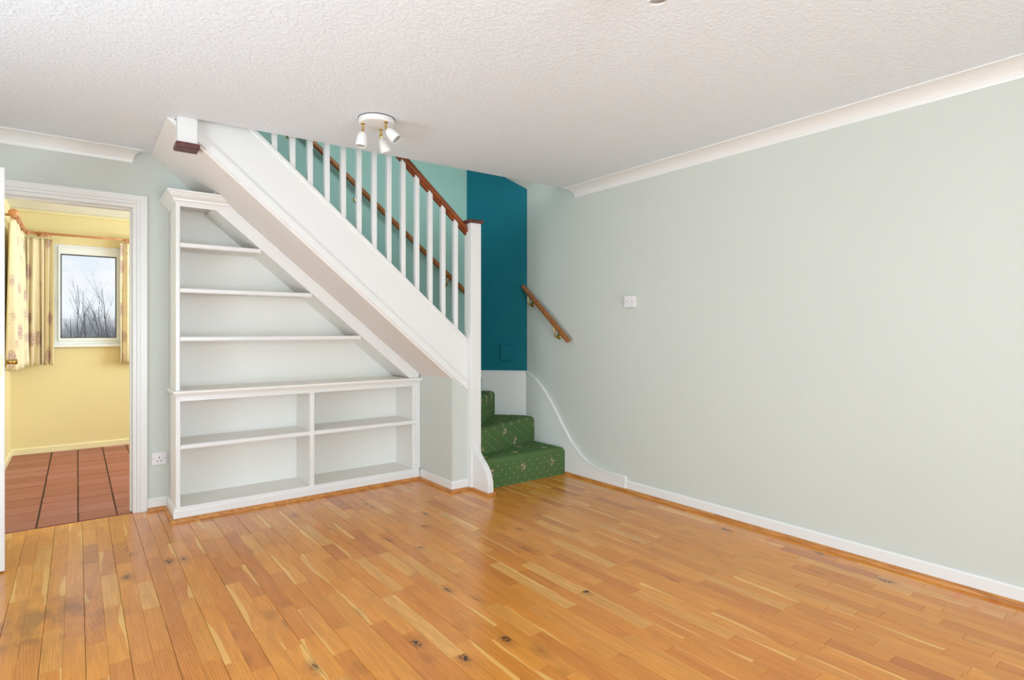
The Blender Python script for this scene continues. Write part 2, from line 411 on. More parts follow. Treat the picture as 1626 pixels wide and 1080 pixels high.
# --- walls behind the camera with their windows
def wall_with_hole(name, axis, a0, a1, p0, p1, h0, h1, z0, z1, m, zlo=-.09, zhi=ZC+.2):
    b = B()
    def bx(u0, u1, w0, w1):
        if axis == 'x': b.box(u0, u1, p0, p1, w0, w1)
        else: b.box(p0, p1, u0, u1, w0, w1)
    bx(a0, h0, zlo, zhi); bx(h1, a1, zlo, zhi); bx(h0, h1, zlo, z0); bx(h0, h1, z1, zhi)
    return b.done(name, m)
def window(name, axis, p, h0, h1, z0, z1, label, mull=(), fw=.045, dep=.06, gask=True):
    b = B(); root = None
    def bx(bb, u0, u1, q0, q1, w0, w1):
        if axis == 'x': bb.box(u0, u1, q0, q1, w0, w1)
        else: bb.box(q0, q1, u0, u1, w0, w1)
        return bb
    bx(b, h0, h0+fw, p, p+dep, z0, z1); bx(b, h1-fw, h1, p, p+dep, z0, z1); bx(b, h0+fw, h1-fw, p, p+dep, z0, z0+fw); bx(b, h0+fw, h1-fw, p, p+dep, z1-fw, z1)
    for x in mull: bx(b, x-.03, x+.03, p, p+dep, z0+fw, z1-fw)
    root = b.done(name, 'upvc', None, .004); struct(root, label, 'window')
    ed = [h0+fw]+[v for x in mull for v in (x-.03, x+.03)]+[h1-fw]
    for u0, u1 in zip(ed[::2], ed[1::2]):
        bx(B(), u0, u1, p+dep*.5, p+dep*.5+.006, z0+fw, z1-fw).done('pane', 'glass', root)
    return root
o = wall_with_hole('wall_front', 'x', XL-.12, XR+.12, YF-.12, YF, -.35, 1.75, .10, 2.10, 'wall'); struct(o, 'grey-green wall with the wide front window', 'wall')
window('window_2', 'x', YF-.09, -.35, 1.75, .10, 2.10, 'wide white framed front garden door window', (.70,))
o = wall_with_hole('wall_left', 'y', YF-.12, YB+.1, XL-.12, XL, .4, 2.6, .10, 2.15, 'wall'); struct(o, 'grey-green wall with the side window', 'wall')
window('window_3', 'y', XL-.09, .4, 2.6, .10, 2.15, 'tall white framed side window', (1.5,))
# --- upstairs landing shell over the stairwell
o = wall_with_hole('wall_landing_front', 'x', XL, XR, 1.88, 2.0, 1.05, 2.45, 3.15, 4.35, 'wall', ZC+.2, 4.95); struct(o, 'landing wall upstairs with an opening added for light', 'wall')
window('added_window_landing', 'x', 1.90, 1.05, 2.45, 3.15, 4.35, 'white framed window added upstairs to light the stairwell', (1.75,))  # unseen window added so light can reach the stairwell
o = box('wall_landing_left', 'wall', -.62, -.5, 2.0, YB, ZC+.2, 4.95); struct(o, 'landing end wall upstairs', 'wall')
o = box('ceiling_landing', 'artex', -.62, XR+.1, 1.88, YB+.1, 4.95, 5.05); struct(o, 'white landing ceiling upstairs', 'ceiling')

# --- coving
def cove_pts(n=7, w=.095, h=.072):
    pts = [(0, 0), (0, -h), (.004, -h)]
    for i in range(n+1):
        a = i/n*PI/2; pts.append((.006+(w-.012)*(1-math.cos(a)), -h+.006+(h-.012)*math.sin(a)))
    pts += [(w, -.006), (w, 0)]; return pts
o = B().prism([(XR-x, ZC+z) for x, z in cove_pts()], YF, 3.44, 'y')
for v in o.bm.verts:                                   # the cove is cut to the opening's edge
    if v.co.y > 3: v.co.y = 3.375+(XR-v.co.x)*.62
struct(o.done('trim_1', 'white'), 'white plaster coving along the right-hand wall', 'coving')
o = B().prism([(YB-x, ZC+z) for x, z in cove_pts()], XL, .285, 'x')
for v in o.bm.verts:
    if v.co.x > 0: v.co.x = .285+(YB-v.co.y)*.55
struct(o.done('trim_2', 'white'), 'white plaster coving above the kitchen doorway', 'coving')
# --- skirtings and oak beading
o = B().prism([(XR, 0), (XR-.014, 0), (XR-.014, .072), (XR-.009, .08), (XR, .08)], YF, 2.832, 'y').done('baseboard_right', 'white'); struct(o, 'low white skirting board along the right-hand wall', 'skirting')
def qpts(x, sx, r=.018):
    return [(x, 0)]+[(x+sx*r*math.cos(a), r*1.15*math.sin(a)) for a in (0, PI/8, PI/4, 3*PI/8, PI/2)]
o = B().prism(qpts(XR-.014, -1), YF, 3.475, 'y').done('trim_3', 'bead'); struct(o, 'oak quadrant beading along the right-hand skirting', 'beading')
o = B().prism([(YB, 0), (YB-.014, 0), (YB-.014, .072), (YB-.009, .08), (YB, .08)], .368, .478, 'x').done('baseboard_back', 'white'); struct(o, 'short white skirting between doorway and bookcase', 'skirting')
o = B().prism(qpts(YB-.014, -1), .368, .462, 'x').done('trim_4', 'bead'); struct(o, 'short oak beading between doorway and bookcase', 'beading')
# wall return under the stair
RX, RY = 2.20, 3.592
o = B().prism([(RX, 0), (2.42, 0), (2.42, zs(2.42)), (RX, zs(RX)+.0)], RY, YB, 'y').done('wall_return', 'wall'); struct(o, 'short grey wall return under the stair string', 'wall')
QP = [(0, 0)]+[(.018*math.cos(a), .0207*math.sin(a)) for a in (0, PI/8, PI/4, 3*PI/8, PI/2)]
def qoff(o): return [(o+a, z) for a, z in QP]
sk = [(0, 0), (.012, 0), (.012, .07), (.008, .078), (0, .078)]
b = B().sweep(sk, [(RX, 4.066), (RX, RY), (2.334, RY)], -1)
struct(b.done('baseboard_return', 'white'), 'white skirting around the wall return under the stair', 'skirting')
b = B().sweep(qoff(.012), [(RX, 4.066), (RX, RY), (2.32, RY)], -1)
struct(b.done('trim_5', 'bead'), 'oak beading around the wall return under the stair', 'beading')

# --- door casing and open door leaf
def frame3(w0, w1, y0, y1, bev=.002):
    "a mitred three-sided band round the doorway, from w0 to w1 outside the opening"
    pts = [(DX0-w1, 0), (DX0-w1, DZ+w1), (DX1+w1, DZ+w1), (DX1+w1, 0), (DX1+w0, 0), (DX1+w0, DZ+w0), (DX0-w0, DZ+w0), (DX0-w0, 0)]
    return B().prism(pts, y0, y1, 'y')
o = frame3(.0, .058, YB-.013, YB).done('trim_6', 'white', None, .003); struct(o, 'white moulded architrave around the kitchen doorway', 'architrave')
frame3(.018, .058, YB-.020, YB-.013).done('outer_moulding', 'white', o, .003)
frame3(-.022, .0, YB-.006, YB+.106).done('door_lining', 'white', o, .002)
frame3(-.034, -.022, YB+.045, YB+.106).done('door_stop', 'white', o, .002)
da, dc = Vector((-.398, 4.425, 0)), Vector((-.303, 3.733, 0)); dd = (dc-da); dl = dd.length; dd.normalize(); dn = Vector((-dd.y, dd.x, 0))   # dn points to +x
if dn.x < 0: dn = -dn
def leafpt(s, n, z): v = da+dd*s+dn*n; return (v.x, v.y, z)
def leafbox(s0, s1, n0, n1, z0, z1):
    return B().loft([leafpt(s0, n0, z0), leafpt(s1, n0, z0), leafpt(s1, n1, z0), leafpt(s0, n1, z0)], [leafpt(s0, n0, z1), leafpt(s1, n0, z1), leafpt(s1, n1, z1), leafpt(s0, n1, z1)])
door = leafbox(0, dl, -.02, .02, .008, 1.995).done('door_1', 'white', None, .002); struct(door, 'white painted door standing open into the room', 'door')
leafbox(dl, dl+.0015, -.011, .011, .965, 1.075).done('latch_plate', 'brass', door, .001)
b = B(); m = Matrix.Translation(leafpt(dl-.06, .02, 1.035)) @ rot_to(dn)
b.lathe([(.026, 0), (.026, .006), (.012, .010), (.011, .030), (.014, .034), (.014, .05), (.008, .052)], 18, m)
b.tube([leafpt(dl-.06, .060, 1.035), leafpt(dl-.075, .064, 1.036), leafpt(dl-.13, .066, 1.032), leafpt(dl-.165, .064, 1.028)], [.010, .010, .009, .008], 10)
b.done('handle', 'brass', door, 0, True)
m2 = Matrix.Translation(leafpt(dl-.06, -.02, 1.035)) @ rot_to(-dn)
B().lathe([(.026, 0), (.026, .006), (.012, .010), (.011, .03), (.025, .045), (.025, .06), (.01, .066)], 18, m2).done('handle', 'brass', door, 0, True)

# ================================================================== STAIRCASE
st = thing('staircase', 'white painted staircase with winding bottom steps in green floral carpet', 'staircase', (2.38, 3.59, 0))
NX0, NX1, NY0, NY1 = 2.335, 2.427, 3.545, 3.637
piv = (NX1-.005, 3.60)
def wallpt(ang):                                       # where a winder riser from the newel meets the walls
    dx, dy = math.cos(ang), math.sin(ang)
    t1 = (3.228-piv[0])/dx if dx > 1e-6 else 9
    pa = P0+tn*.02; nn = Vector((tn.x, tn.y)); t2 = (Vector((pa.x-piv[0], pa.y-piv[1])).dot(nn))/(dx*nn.x+dy*nn.y)
    t3 = (YB-.02-piv[1])/dy if dy > 1e-6 else 9
    t = min(v for v in (t1, t2, t3) if v > 0); return (piv[0]+dx*t, piv[1]+dy*t)
pa = P0+tn*.022; pc = P1+tn*.022
corner = (3.228, pa.y+(3.228-pa.x)*td.y/td.x); cornl = (pa.x+td.x*(YB-.02-pa.y)/td.y*0+td.x*0, YB-.02)
cornl = (pa.x+(YB-.02-pa.y)*td.x/td.y, YB-.02)
RISE = .215; Z = [0, .222, .432, .645, .86]
a2, a3 = math.radians(19), math.radians(45)
inner = [(NX1, NY1+.002), (2.40, NY1+.002)]
w2, w3 = wallpt(a2), wallpt(a3)
polys = [
    [(2.402, 3.482), (3.228, 3.482), corner, cornl, (2.40, YB-.02), (2.40, NY1+.004), (NX1+.003, NY1+.004), (NX1+.003, NY0), (2.402, NY0-.002)],
    [(piv[0]+.012, 3.604), w2, corner, cornl, (2.40, YB-.02), (2.40, NY1+.004), (NX1+.003, NY1+.004)],
    [(piv[0]+.012, 3.644), w3, cornl, (2.40, YB-.02), (2.40, 3.644)],
    [(2.50, 3.645), (2.50, YB-.02), (2.244, YB-.02), (2.244, 3.645)]]
def carpet_step(poly, z0, z1):
    b = B().prism(poly, z0, z1, 'z')
    top = [e for e in b.bm.edges if all(abs(v.co.z-z1) < 1e-5 for v in e.verts)]
    bmesh.ops.bevel(b.bm, geom=top, offset=.044, segments=6, profile=.55, affect='EDGES')
    return b.done('carpeted_step', 'carpet', st, 0, False)
for i, q in enumerate(polys): carpet_step(q, Z[i]+(.001 if i else .0), Z[i+1])
for i in range(8):
    x1 = 2.244-.256*i; x0 = x1-.256 if i < 7 else x1-.07; z = 1.075+RISE*i; zr = z-RISE+.001
    q = [(x1, zr), (x1, z-.022), (x1-.006, z-.007), (x1-.022, z), (x0, z), (x0, max(z-.014, zr+SL*(x1-x0)))] if i < 7 else [(x1, zr), (x1, z-.022), (x1-.006, z-.007), (x1-.022, z), (x0, z), (x0, zr+SL*(x1-x0))]
    B().prism([(a, min(c, z)) for a, c in q], 3.645, YB-.02, 'y').done('carpeted_step', 'carpet', st)
# outer string, its capping and lower moulding
so = B().prism([(NX0+.001, zb(NX0)), (NX0+.001, zt(NX0)), (.50, zt(.50)), (.50, zb(.50))], 3.602, 3.638, 'y').done('outer_string', 'white', st, .002)
def band(xa, xb, fz0, fz1, y0, y1): return B().prism([(xa, fz0(xa)), (xb, fz0(xb)), (xb, fz1(xb)), (xa, fz1(xa))], y0, y1, 'y')
band(.53, NX0, lambda x: zt(x)-.034, lambda x: zt(x)+.004, 3.594, 3.646).done('string_capping', 'white', so, .006, False, 3)
band(.53, NX0, lambda x: zb(x)+.0, lambda x: zb(x)+.06, 3.590, 3.603).done('lower_moulding', 'white', so, .003)
band(.53, NX0, lambda x: zb(x)+.06, lambda x: zb(x)+.074, 3.596, 3.603).done('bead', 'white', so, .003)
# soffit under the flight
B().prism([(.386, ZC), (RX+.22, zs(RX+.22)), (RX+.22, zs(RX+.22)+.03), (.386, ZC+.03)], 3.606, YB, 'y').done('soffit', 'soffit', st)
# newels
nw = B().box(NX0, NX1, NY0, NY1, 0, 2.002).done('newel_post', 'white', st, .003)
box('newel_cap', 'capwood', NX0-.016, NX1+.016, NY0-.014, NY1+.016, 2.002, 2.028, nw, .006)
dnw = B().box(.433, .529, 3.548, 3.640, 2.224, 2.56).done('drop_newel', 'white', st, .003)
box('newel_cap', 'capwood', .423, .541, 3.536, 3.652, 2.194, 2.224, dnw, .007)
# balusters: X pitch 107.5 mm
bx0 = .950
for k in range(13):
    x = bx0+.1077*k; xa, xb = x-.0165, x+.0165
    zh = lambda X: 1.930+SL*1.02*(2.34-X)               # underside of the handrail
    top = [(xa, min(zh(xa), 3.1)), (xb, min(zh(xb), 3.1))]
    B().prism([(xa, zt(xa)-.004), (xb, zt(xb)-.004), top[1], top[0]], 3.604, 3.637, 'y').done('baluster', 'white', st, .0015)
# handrail
hr0, hr1 = NX0+.001, .75
def hz(x, d): return 1.930+SL*1.02*(2.34-x)+d
sec = [(-.033, .004), (-.033, .034), (-.026, .05), (-.012, .058), (.012, .058), (.026, .05), (.033, .034), (.033, .004)]
yc = 3.621
h = B().loft([(hr0, yc+a, hz(hr0, b)) for a, b in sec], [(hr1, yc+a, hz(hr1, b)) for a, b in sec]).done('handrail', 'mahogany', st, .003)
band(hr1, hr0, lambda x: hz(x, -.016), lambda x: hz(x, .006), 3.607, 3.635).done('fillet', 'mahogany', h)
# curved foot board in front of the newel
prof = [(NY0, 0), (NY0, .335), (3.535, .322), (3.514, .292), (3.480, .262), (3.448, .234), (3.418, .212), (3.393, .186), (3.372, .160), (3.359, .134), (3.349, .104), (3.344, .078), (3.342, .0)]
fb = B().prism(prof, 2.352, 2.398, 'x').done('curved_foot_board', 'white', st, .003)
B().prism([(3.342, 0), (3.326, 0), (3.326, .014), (3.332, .02), (3.342, .02)], 2.338, 2.410, 'x').done('foot_beading', 'bead', fb)
B().prism([(2.352, 0), (2.336, 0), (2.338, .012), (2.344, .018), (2.352, .02)], 3.328, NY0, 'y').done('foot_beading', 'bead', fb)
B().prism([(NY0, 0), (NY0-.015, 0), (NY0-.013, .012), (NY0-.007, .018), (NY0, .02)], NX0-.012, 2.352, 'x').done('foot_beading', 'bead', fb)
B().prism([(NX0, 0), (NX0-.015, 0), (NX0-.013, .012), (NX0-.007, .018), (NX0, .02)], NY0-.014, RY-.012, 'y').done('foot_beading', 'bead', fb)
# curved wall string on the right-hand wall
cur = [(3.997, .824), (3.95, .806), (3.917, .790), (3.875, .768), (3.829, .738), (3.784, .704), (3.736, .662), (3.690, .613), (3.645, .562), (3.600, .508), (3.557, .454), (3.520, .408), (3.487, .368), (3.452, .328), (3.418, .289), (3.375, .250), (3.329, .215), (3.287, .185), (3.243, .160), (3.198, .141), (3.152, .129), (3.095, .119), (3.038, .113), (2.94, .109), (2.832, .109)]
ws = B().prism(cur+[(2.832, 0), (3.997, 0)], XR-.020, XR, 'x').done('wall_string', 'white', st)
b = B()
rows = []
for i, (y, z) in enumerate(cur):
    y0, z0 = cur[max(i-1, 0)]; y1, z1 = cur[min(i+1, len(cur)-1)]
    t = Vector((0, y1-y0, z1-z0)).normalized(); n = Vector((0, t.z, -t.y)); n = n if n.z > 0 else -n
    c = Vector((0, y, z))
    rows.append([b.bm.verts.new((x, (c+n*q).y, (c+n*q).z)) for x, q in ((XR, -.014), (XR-.026, -.014), (XR-.026, .004), (XR, .004))])
for a, c in zip(rows, rows[1:]):
    for k in range(4): b.bm.faces.new((a[k], a[(k+1) % 4], c[(k+1) % 4], c[k]))
b.bm.faces.new(rows[0]); b.bm.faces.new(rows[-1][::-1])
b.done('string_lip', 'white', ws, .003)
box('end_lip', 'white', XR-.026, XR, 2.822, 2.836, .02, .112, ws, .003)

# ================================================================== BOOKCASE
bk = thing('bookcase', 'white built-in bookcase with sloping side fitted under the stairs', 'bookcase', (1.34, 4.25, 0))
BX0, BX1, BYF, BYB = .490, 2.199, 4.085, YB-.002
IN0 = .513
box('back_panel', 'whitesatin', BX0, BX1, 4.392, 4.405, .03, .80, bk)
bkup = B().prism([(BX0, .80), (2.15, .80), (.76, zs(.76)-.07), (.76, 2.008), (BX0, 2.008)], 4.392, 4.405, 'y').done('back_panel', 'whitesatin', bk)
box('side_panel', 'whitesatin', BX0, IN0, BYF+.001, BYB, 0, 2.02, bk, .002)
box('side_panel', 'whitesatin', 2.135, BX1, BYF+.012, 4.405, 0, .77, bk)
box('divider', 'whitesatin', 1.317, 1.346, BYF+.004, 4.392, .06, .77, bk)
box('base_shelf', 'whitesatin', IN0, 2.135, BYF+.004, 4.392, .065, .085, bk)
box('top_panel', 'whitesatin', IN0, 2.135, BYF+.02, 4.392, .755, .772, bk)
# face frame
box('stile', 'white', BX0-.002, IN0, BYF-.004, BYF+.004, .085, .77, bk, .002)
box('stile', 'white', 2.154, BX1-.001, BYF-.004, BYF+.014, .085, .77, bk, .002)
box('stile', 'white', 1.315, 1.348, BYF-.004, BYF+.005, .085, .75, bk, .002)
box('top_rail', 'white', IN0, 2.154, BYF-.004, BYF+.018, .748, .772, bk, .002)
# shelves with nosings
def shelf(x0, x1, z1, y0=BYF, m='whitesatin'):
    s = box('shelf', m, x0, x1, y0+.014, 4.392, z1-.022, z1, bk)
    b = B().prism([(y0, z1-.030), (y0-.004, z1-.022), (y0-.004, z1-.008), (y0, z1-.002), (y0+.016, z1+.001), (y0+.016, z1-.030)], x0, x1, 'x').done('nosing', 'white', s)
shelf(IN0, 1.317, .474); shelf(1.346, 2.154, .474)
# plinth and its beading
pp = [(-.003, 0), (.016, 0), (.016, .062), (.011, .070), (.011, .078), (.005, .086), (-.003, .086)]
PA = [(BX0, YB-.016), (BX0, BYF), (BX1-.014, BYF)]
b = B().sweep(pp, PA, -1)
pb = b.done('plinth', 'white', bk)
b = B().sweep(qoff(.016), PA[:2]+[(RX-.013, BYF)], -1)
b.done('beading', 'bead', pb)
# ledge with stepped moulding
b = B(); b.box(BX0-.018, BX1+.012, BYF-.036, 4.40, .797, .815)
ld = b.done('ledge', 'whitesatin', bk, .004, False, 3)
mo = [(-.006, .770), (.008, .770), (.008, .780), (.012, .782), (.014, .790), (.015, .797), (-.006, .797)]
b = B().sweep([(a*(1.7 if a > .01 else 1), z) for a, z in mo], [(BX0+.009, BYB), (BX0+.009, BYF), (BX1, BYF)], -1)
b.done('ledge_moulding', 'white', ld)
# upper part
for z in (1.748, 1.462, 1.156):
    xr = 2.34-(z+.105+.02-.742)/SL
    shelf(IN0-.003, xr, z)
box('stile', 'white', BX0-.002, IN0-.004, BYF-.004, BYF+.004, .815, 2.0, bk, .002)
xs = .70
ss = B().prism([(xs, zs(xs)-.112), (2.105, zs(2.105)-.112 if zs(2.105)-.112 > .815 else .815), (2.135, .816), (2.19, .816), (2.19, zs(2.19)+.0), (xs, zs(xs)-.002)], BYF-.002, BYF+.018, 'y').done('sloping_stile', 'white', bk, .002)
B().prism([(xs, zs(xs)-.112), (2.100, .818), (2.16, .818), (xs, zs(xs)-.06)], BYF+.018, 4.392, 'y').done('sloping_panel', 'whitesatin', bk)
box('top_rail', 'white', BX0, .78, BYF-.003, BYF+.014, 1.974, 2.006, bk, .002)
box('top_board', 'whitesatin', BX0, .745, BYF+.01, BYB, 2.004, 2.022, bk)
co = [(0, 1.990), (-.006, 1.990), (-.010, 2.002), (-.020, 2.008), (-.022, 2.018), (-.040, 2.032), (-.050, 2.046), (-.052, 2.052), (-.062, 2.054), (-.062, 2.066), (0, 2.066)]
b = B()
A = [(BX0+y*.85, BYB, z) for y, z in co]; Cc = [(BX0+y*.85, BYF+y, z) for y, z in co]; D = [(2.34-(z+.02-.742)/SL-.002, BYF+y, z) for y, z in co]
va, vc, vd = ([b.bm.verts.new(p) for p in q] for q in (A, Cc, D)); n = len(co)
for p, q in ((va, vc), (vc, vd)):
    for k in range(n): b.bm.faces.new((p[k], p[(k+1) % n], q[(k+1) % n], q[k]))
b.bm.faces.new(va); b.bm.faces.new(vd[::-1])
b.done('cornice', 'white', bk)

# ================================================================== WALL HANDRAILS
def wall_rail(name, label, a, c, nrm, spots, drop, base):
    r = thing(name, label, 'handrail', base, 'oak wall handrails with brass brackets')
    a, c, nrm = Vector(a), Vector(c), Vector(nrm); d = (c-a); L = d.length; d.normalize()
    b = B(); R = .0215
    ks = [(-.012, .55), (-.006, .86), (.004, 1), (L-.004, 1), (L+.006, .86), (L+.012, .55)]
    b.tube([a+d*k for k, _ in ks], [R*q for _, q in ks], 16).done('rail', 'rail', r, 0, True)
    for s in spots:
        p = a+d*(s*L); wp = p+nrm*-.058; wp.z -= drop
        br = B(); br.lathe([(.025, 0), (.025, .004), (.019, .009), (.010, .011)], 18, Matrix.Translation(wp) @ rot_to(nrm))
        o = br.done('bracket', 'brass', r, 0, True)
        pts = [wp+nrm*.008]+[wp+nrm*(.03+.028*math.sin(t))+Vector((0, 0, -.012+(drop-.008)*(1-math.cos(t)))) for t in (.3, .7, 1.1, PI/2)]+[p+Vector((0, 0, -R+.002))]
        B().tube(pts, .0055, 8).done('arm', 'brass', o, 0, True)
    return r
wall_rail('wall_handrail', 'short oak handrail on brass brackets beside the teal wall', (3.192, 3.990, 1.590), (3.192, 3.405, 1.114), (-1, 0, 0), (.11, .71), .108, (3.25, 3.7, 1.3))
wall_rail('wall_handrail', 'long oak handrail on the sage green wall behind the balusters', (1.10, 4.372, 2.895), (2.83, 4.372, 1.540), (0, -1, 0), (.10, .405, .885), .09, (2.0, 4.43, 2.2))

# ================================================================== FITTINGS
def plate_root(name, label, cat, base): return thing(name, label, cat, base)
s = thing('power_socket', 'white switched power socket on the wall between doorway and bookcase', 'socket', (.434, YB, .338))
box('faceplate', 'plate', .391, .477, YB-.010, YB, .298, .380, s, .003)
def dot(bb, x, z, w, h, d=.0015): bb.box(x-w/2, x+w/2, YB-.010-d, YB-.009, z-h/2, z+h/2)
for x, z, w_, h_ in ((.434, .346, .005, .009), (.4235, .323, .0075, .005), (.4445, .323, .0075, .005)): b = B(); dot(b, x, z, w_, h_); b.done('pin_hole', 'dark', s)
for x in (.401, .467): B().lathe([(.0028, 0), (.0028, .0015)], 10, Matrix.Translation((x, YB-.0100, .339)) @ rot_to((0, -1, 0))).done('screw', 'dark', s)
box('switch', 'plate', .456, .468, YB-.0145, YB-.010, .351, .369, s, .002)
s = thing('light_switch', 'white single rocker light switch on the pale grey wall', 'switch', (XR, 2.775, 1.408))
box('pattress', 'plate', XR-.030, XR, 2.735, 2.818, 1.366, 1.449, s, .003)
box('faceplate', 'plate', XR-.036, XR-.030, 2.733, 2.820, 1.364, 1.451, s, .002)
box('rocker', 'plate', XR-.041, XR-.036, 2.765, 2.788, 1.394, 1.422, s, .003)
for y in (2.747, 2.806): B().lathe([(.0032, 0), (.0032, .001)], 10, Matrix.Translation((XR-.0362, y, 1.408)) @ rot_to((-1, 0, 0))).done('screw', 'gasket', s)
# blanking cover on the teal wall
v = thing('wall_cover', 'small teal painted cover plate low on the teal wall', 'cover', tuple(P0+(P1-P0)*.63+Vector((0, 0, .91))))
L = (P1-P0).length
def tp(s, o, z): q = P0+td*s+tn*o; return (q.x, q.y, z)
sa, sb = .315, .43
def plate(g, z0, z1, r):
    pts = [(sa-g, z1+g), (sb+g, z1+g)]
    for k in range(5): a = k/4*PI/2; pts.append((sb+g-r+r*math.cos(a), z0-g+r-r*math.sin(a)))
    for k in range(5): a = PI/2+k/4*PI/2; pts.append((sa-g+r+r*math.cos(a), z0-g+r-r*math.sin(a)))
    return pts
for nm, g, o0, o1, z0, z1 in (('back_plate', 0, 0, .012, .915, 1.072), ('front_plate', -.008, .012, .026, .915, 1.072)):
    pt = plate(g, z0, z1, .03)
    B().loft([tp(a, o0, z) for a, z in pt], [tp(a, o1, z) for a, z in pt]).done(nm, 'teal', v, .004)

# ceiling spotlights
def spotlight(base, label, heads):
    r = thing('ceiling_spotlight', label, 'ceiling light', (base[0], base[1], ZC), 'three-lamp ceiling spotlights')
    bx, by = base; T = Matrix.Translation((bx, by, ZC))
    B().lathe([(.094, -.0001), (.098, -.004), (.098, -.026), (.094, -.032), (.05, -.035), (.003, -.0355)], 40, T).done('base_plate', 'white', r, 0, False)
    B().lathe([(.0985, -.0002), (.1005, -.0002), (.1005, -.004), (.0985, -.004)], 40, T).done('shadow_ring', 'gasket', r)  # dark ring stands in for the shadow line where base meets ceiling
    for (sx, sy, ln, d) in heads:
        p = Vector((bx+sx, by+sy, ZC-.033)); d = Vector(d).normalized()
        b = B().lathe([(.011, 0), (.011, -.004), (.0055, -.007), (.0055, -ln)], 12, Matrix.Translation(p)); q = p+Vector((0, 0, -ln))
        side = d.cross(Vector((0, 0, 1))); side = side.normalized() if side.length > .05 else Vector((1, 0, 0))
        b.tube([q-side*.010+Vector((0, 0, .004)), q+side*.010+Vector((0, 0, .004))], .0055, 8); b.tube([q, q+d*.018], .0065, 8)
        b.done('stem', 'brass', r, 0, False)
        m = Matrix.Translation(q+d*.012) @ rot_to(d)
        hd = B().lathe([(.010, 0), (.017, .003), (.023, .014), (.028, .032), (.0305, .054), (.031, .078), (.029, .080), (.027, .074), (.0265, .070)], 28, m).done('spot_head', 'white', r, 0, True)
        B().lathe([(.0265, .069), (.0265, .0725), (.024, .0745), (.022, .0725), (.004, .070)], 24, m).done('lamp', 'bulb', hd, 0, True)
    return r
hs = [(-.072, .018, .036, (-.10, .02, -1)), (.018, -.078, .034, (.42, -.42, -.62)), (.046, .046, .036, (.45, .10, -1))]
spotlight((1.312, 2.936), 'white round ceiling spotlight with three bell heads near the stair balusters', hs)
spotlight((1.352, 1.036), 'white round ceiling spotlight with three bell heads over the open floor', [(-.055, -.06, .036, (-.3, -.3, -1)), (.07, -.03, .036, (.2, -.4, -1)), (.052, .060, .036, (.12, .12, -1))])

# ================================================================== KITCHEN
kf = box('floor_kitchen', 'grout', KL, KR, YB, KY, -.09, -.006); struct(kf, 'red quarry tiled floor of the kitchen', 'floor')
TS = .2005; me = None
tb = B().box(-TS/2+.004, TS/2-.004, -TS/2+.003, TS/2-.003, -.012, 0)
t0 = tb.done('quarry_tile', 'quarry', kf, .0015); me = t0.data
first = True
for i in range(-2, 7):
    for j in range(14):
        x, y = .004+TS*(i+.5), 4.462+TS*(j+.5)
        if i == -2: x += .0
        if first: o = t0; first = False
        else: o = t0.copy(); COL.objects.link(o)
        o.location = (x+random.uniform(-.001, .001), y+random.uniform(-.0015, .0015), -.0005+random.uniform(-.0008, .0008))
        if i == -2:
            o.location.x = (KL+.004-TS+.2)/2-.149; 
        if j == 13:
            o.scale.y = (KY-(4.462+TS*13))/TS; o.location.y = (KY+4.462+TS*13)/2
for o in [c for c in kf.children if c.location.x < -.19]:
    x1 = .004-TS-.000; x0 = KL+.002; o.scale.x = (x1-x0)/TS; o.location.x = (x0+x1)/2
o = box('ceiling_kitchen', 'upvc', KL-.1, KR+.1, YB+.1, KY+.15, 2.37, 2.56); struct(o, 'white kitchen ceiling', 'ceiling')
o = wall_with_hole('wall_kitchen_back', 'x', KL-.1, KR+.1, KY, KY+.15, -.181, .440, 1.035, 2.055, 'yellow', -.09, 2.37); struct(o, 'pale yellow kitchen wall around the window', 'wall')
o = box('wall_kitchen_left', 'yellow', KL-.1, KL, YB+.1, KY, -.09, 2.37); struct(o, 'pale yellow kitchen side wall', 'wall')
o = wall_with_hole('wall_kitchen_right', 'y', YB+.1, KY, KR, KR+.1, 5.25, 6.75, 1.0, 2.1, 'yellow', -.09, 2.37); struct(o, 'yellow kitchen wall with an opening added for light', 'wall')
window('added_window_kitchen', 'y', KR+.02, 5.25, 6.75, 1.0, 2.1, 'white framed window added in the unseen kitchen wall for light', (6.0,))  # unseen window, put in only to let the kitchen fill lamp through
o = box('wall_kitchen_front', 'yellow', DX1+.06, KR, YB+.1, YB+.112, 0, 2.37); struct(o, 'yellow kitchen wall beside the doorway', 'wall')
o = B().prism([(KY, 0), (KY-.016, 0), (KY-.016, .052), (KY-.008, .06), (KY, .06)], KL, KR, 'x').done('baseboard_kitchen_back', 'cream'); struct(o, 'cream skirting below the kitchen window', 'skirting')
o = B().prism([(KL, 0), (KL+.016, 0), (KL+.016, .052), (KL+.008, .06), (KL, .06)], YB+.1, KY-.016, 'y').done('baseboard_kitchen_left', 'cream'); struct(o, 'cream skirting along the kitchen side wall', 'skirting')
o = box('trim_7', 'cream', KL, KR, KY-.03, KY, 2.345, 2.37, None, .008); struct(o, 'thin cream ceiling beading in the kitchen', 'beading')
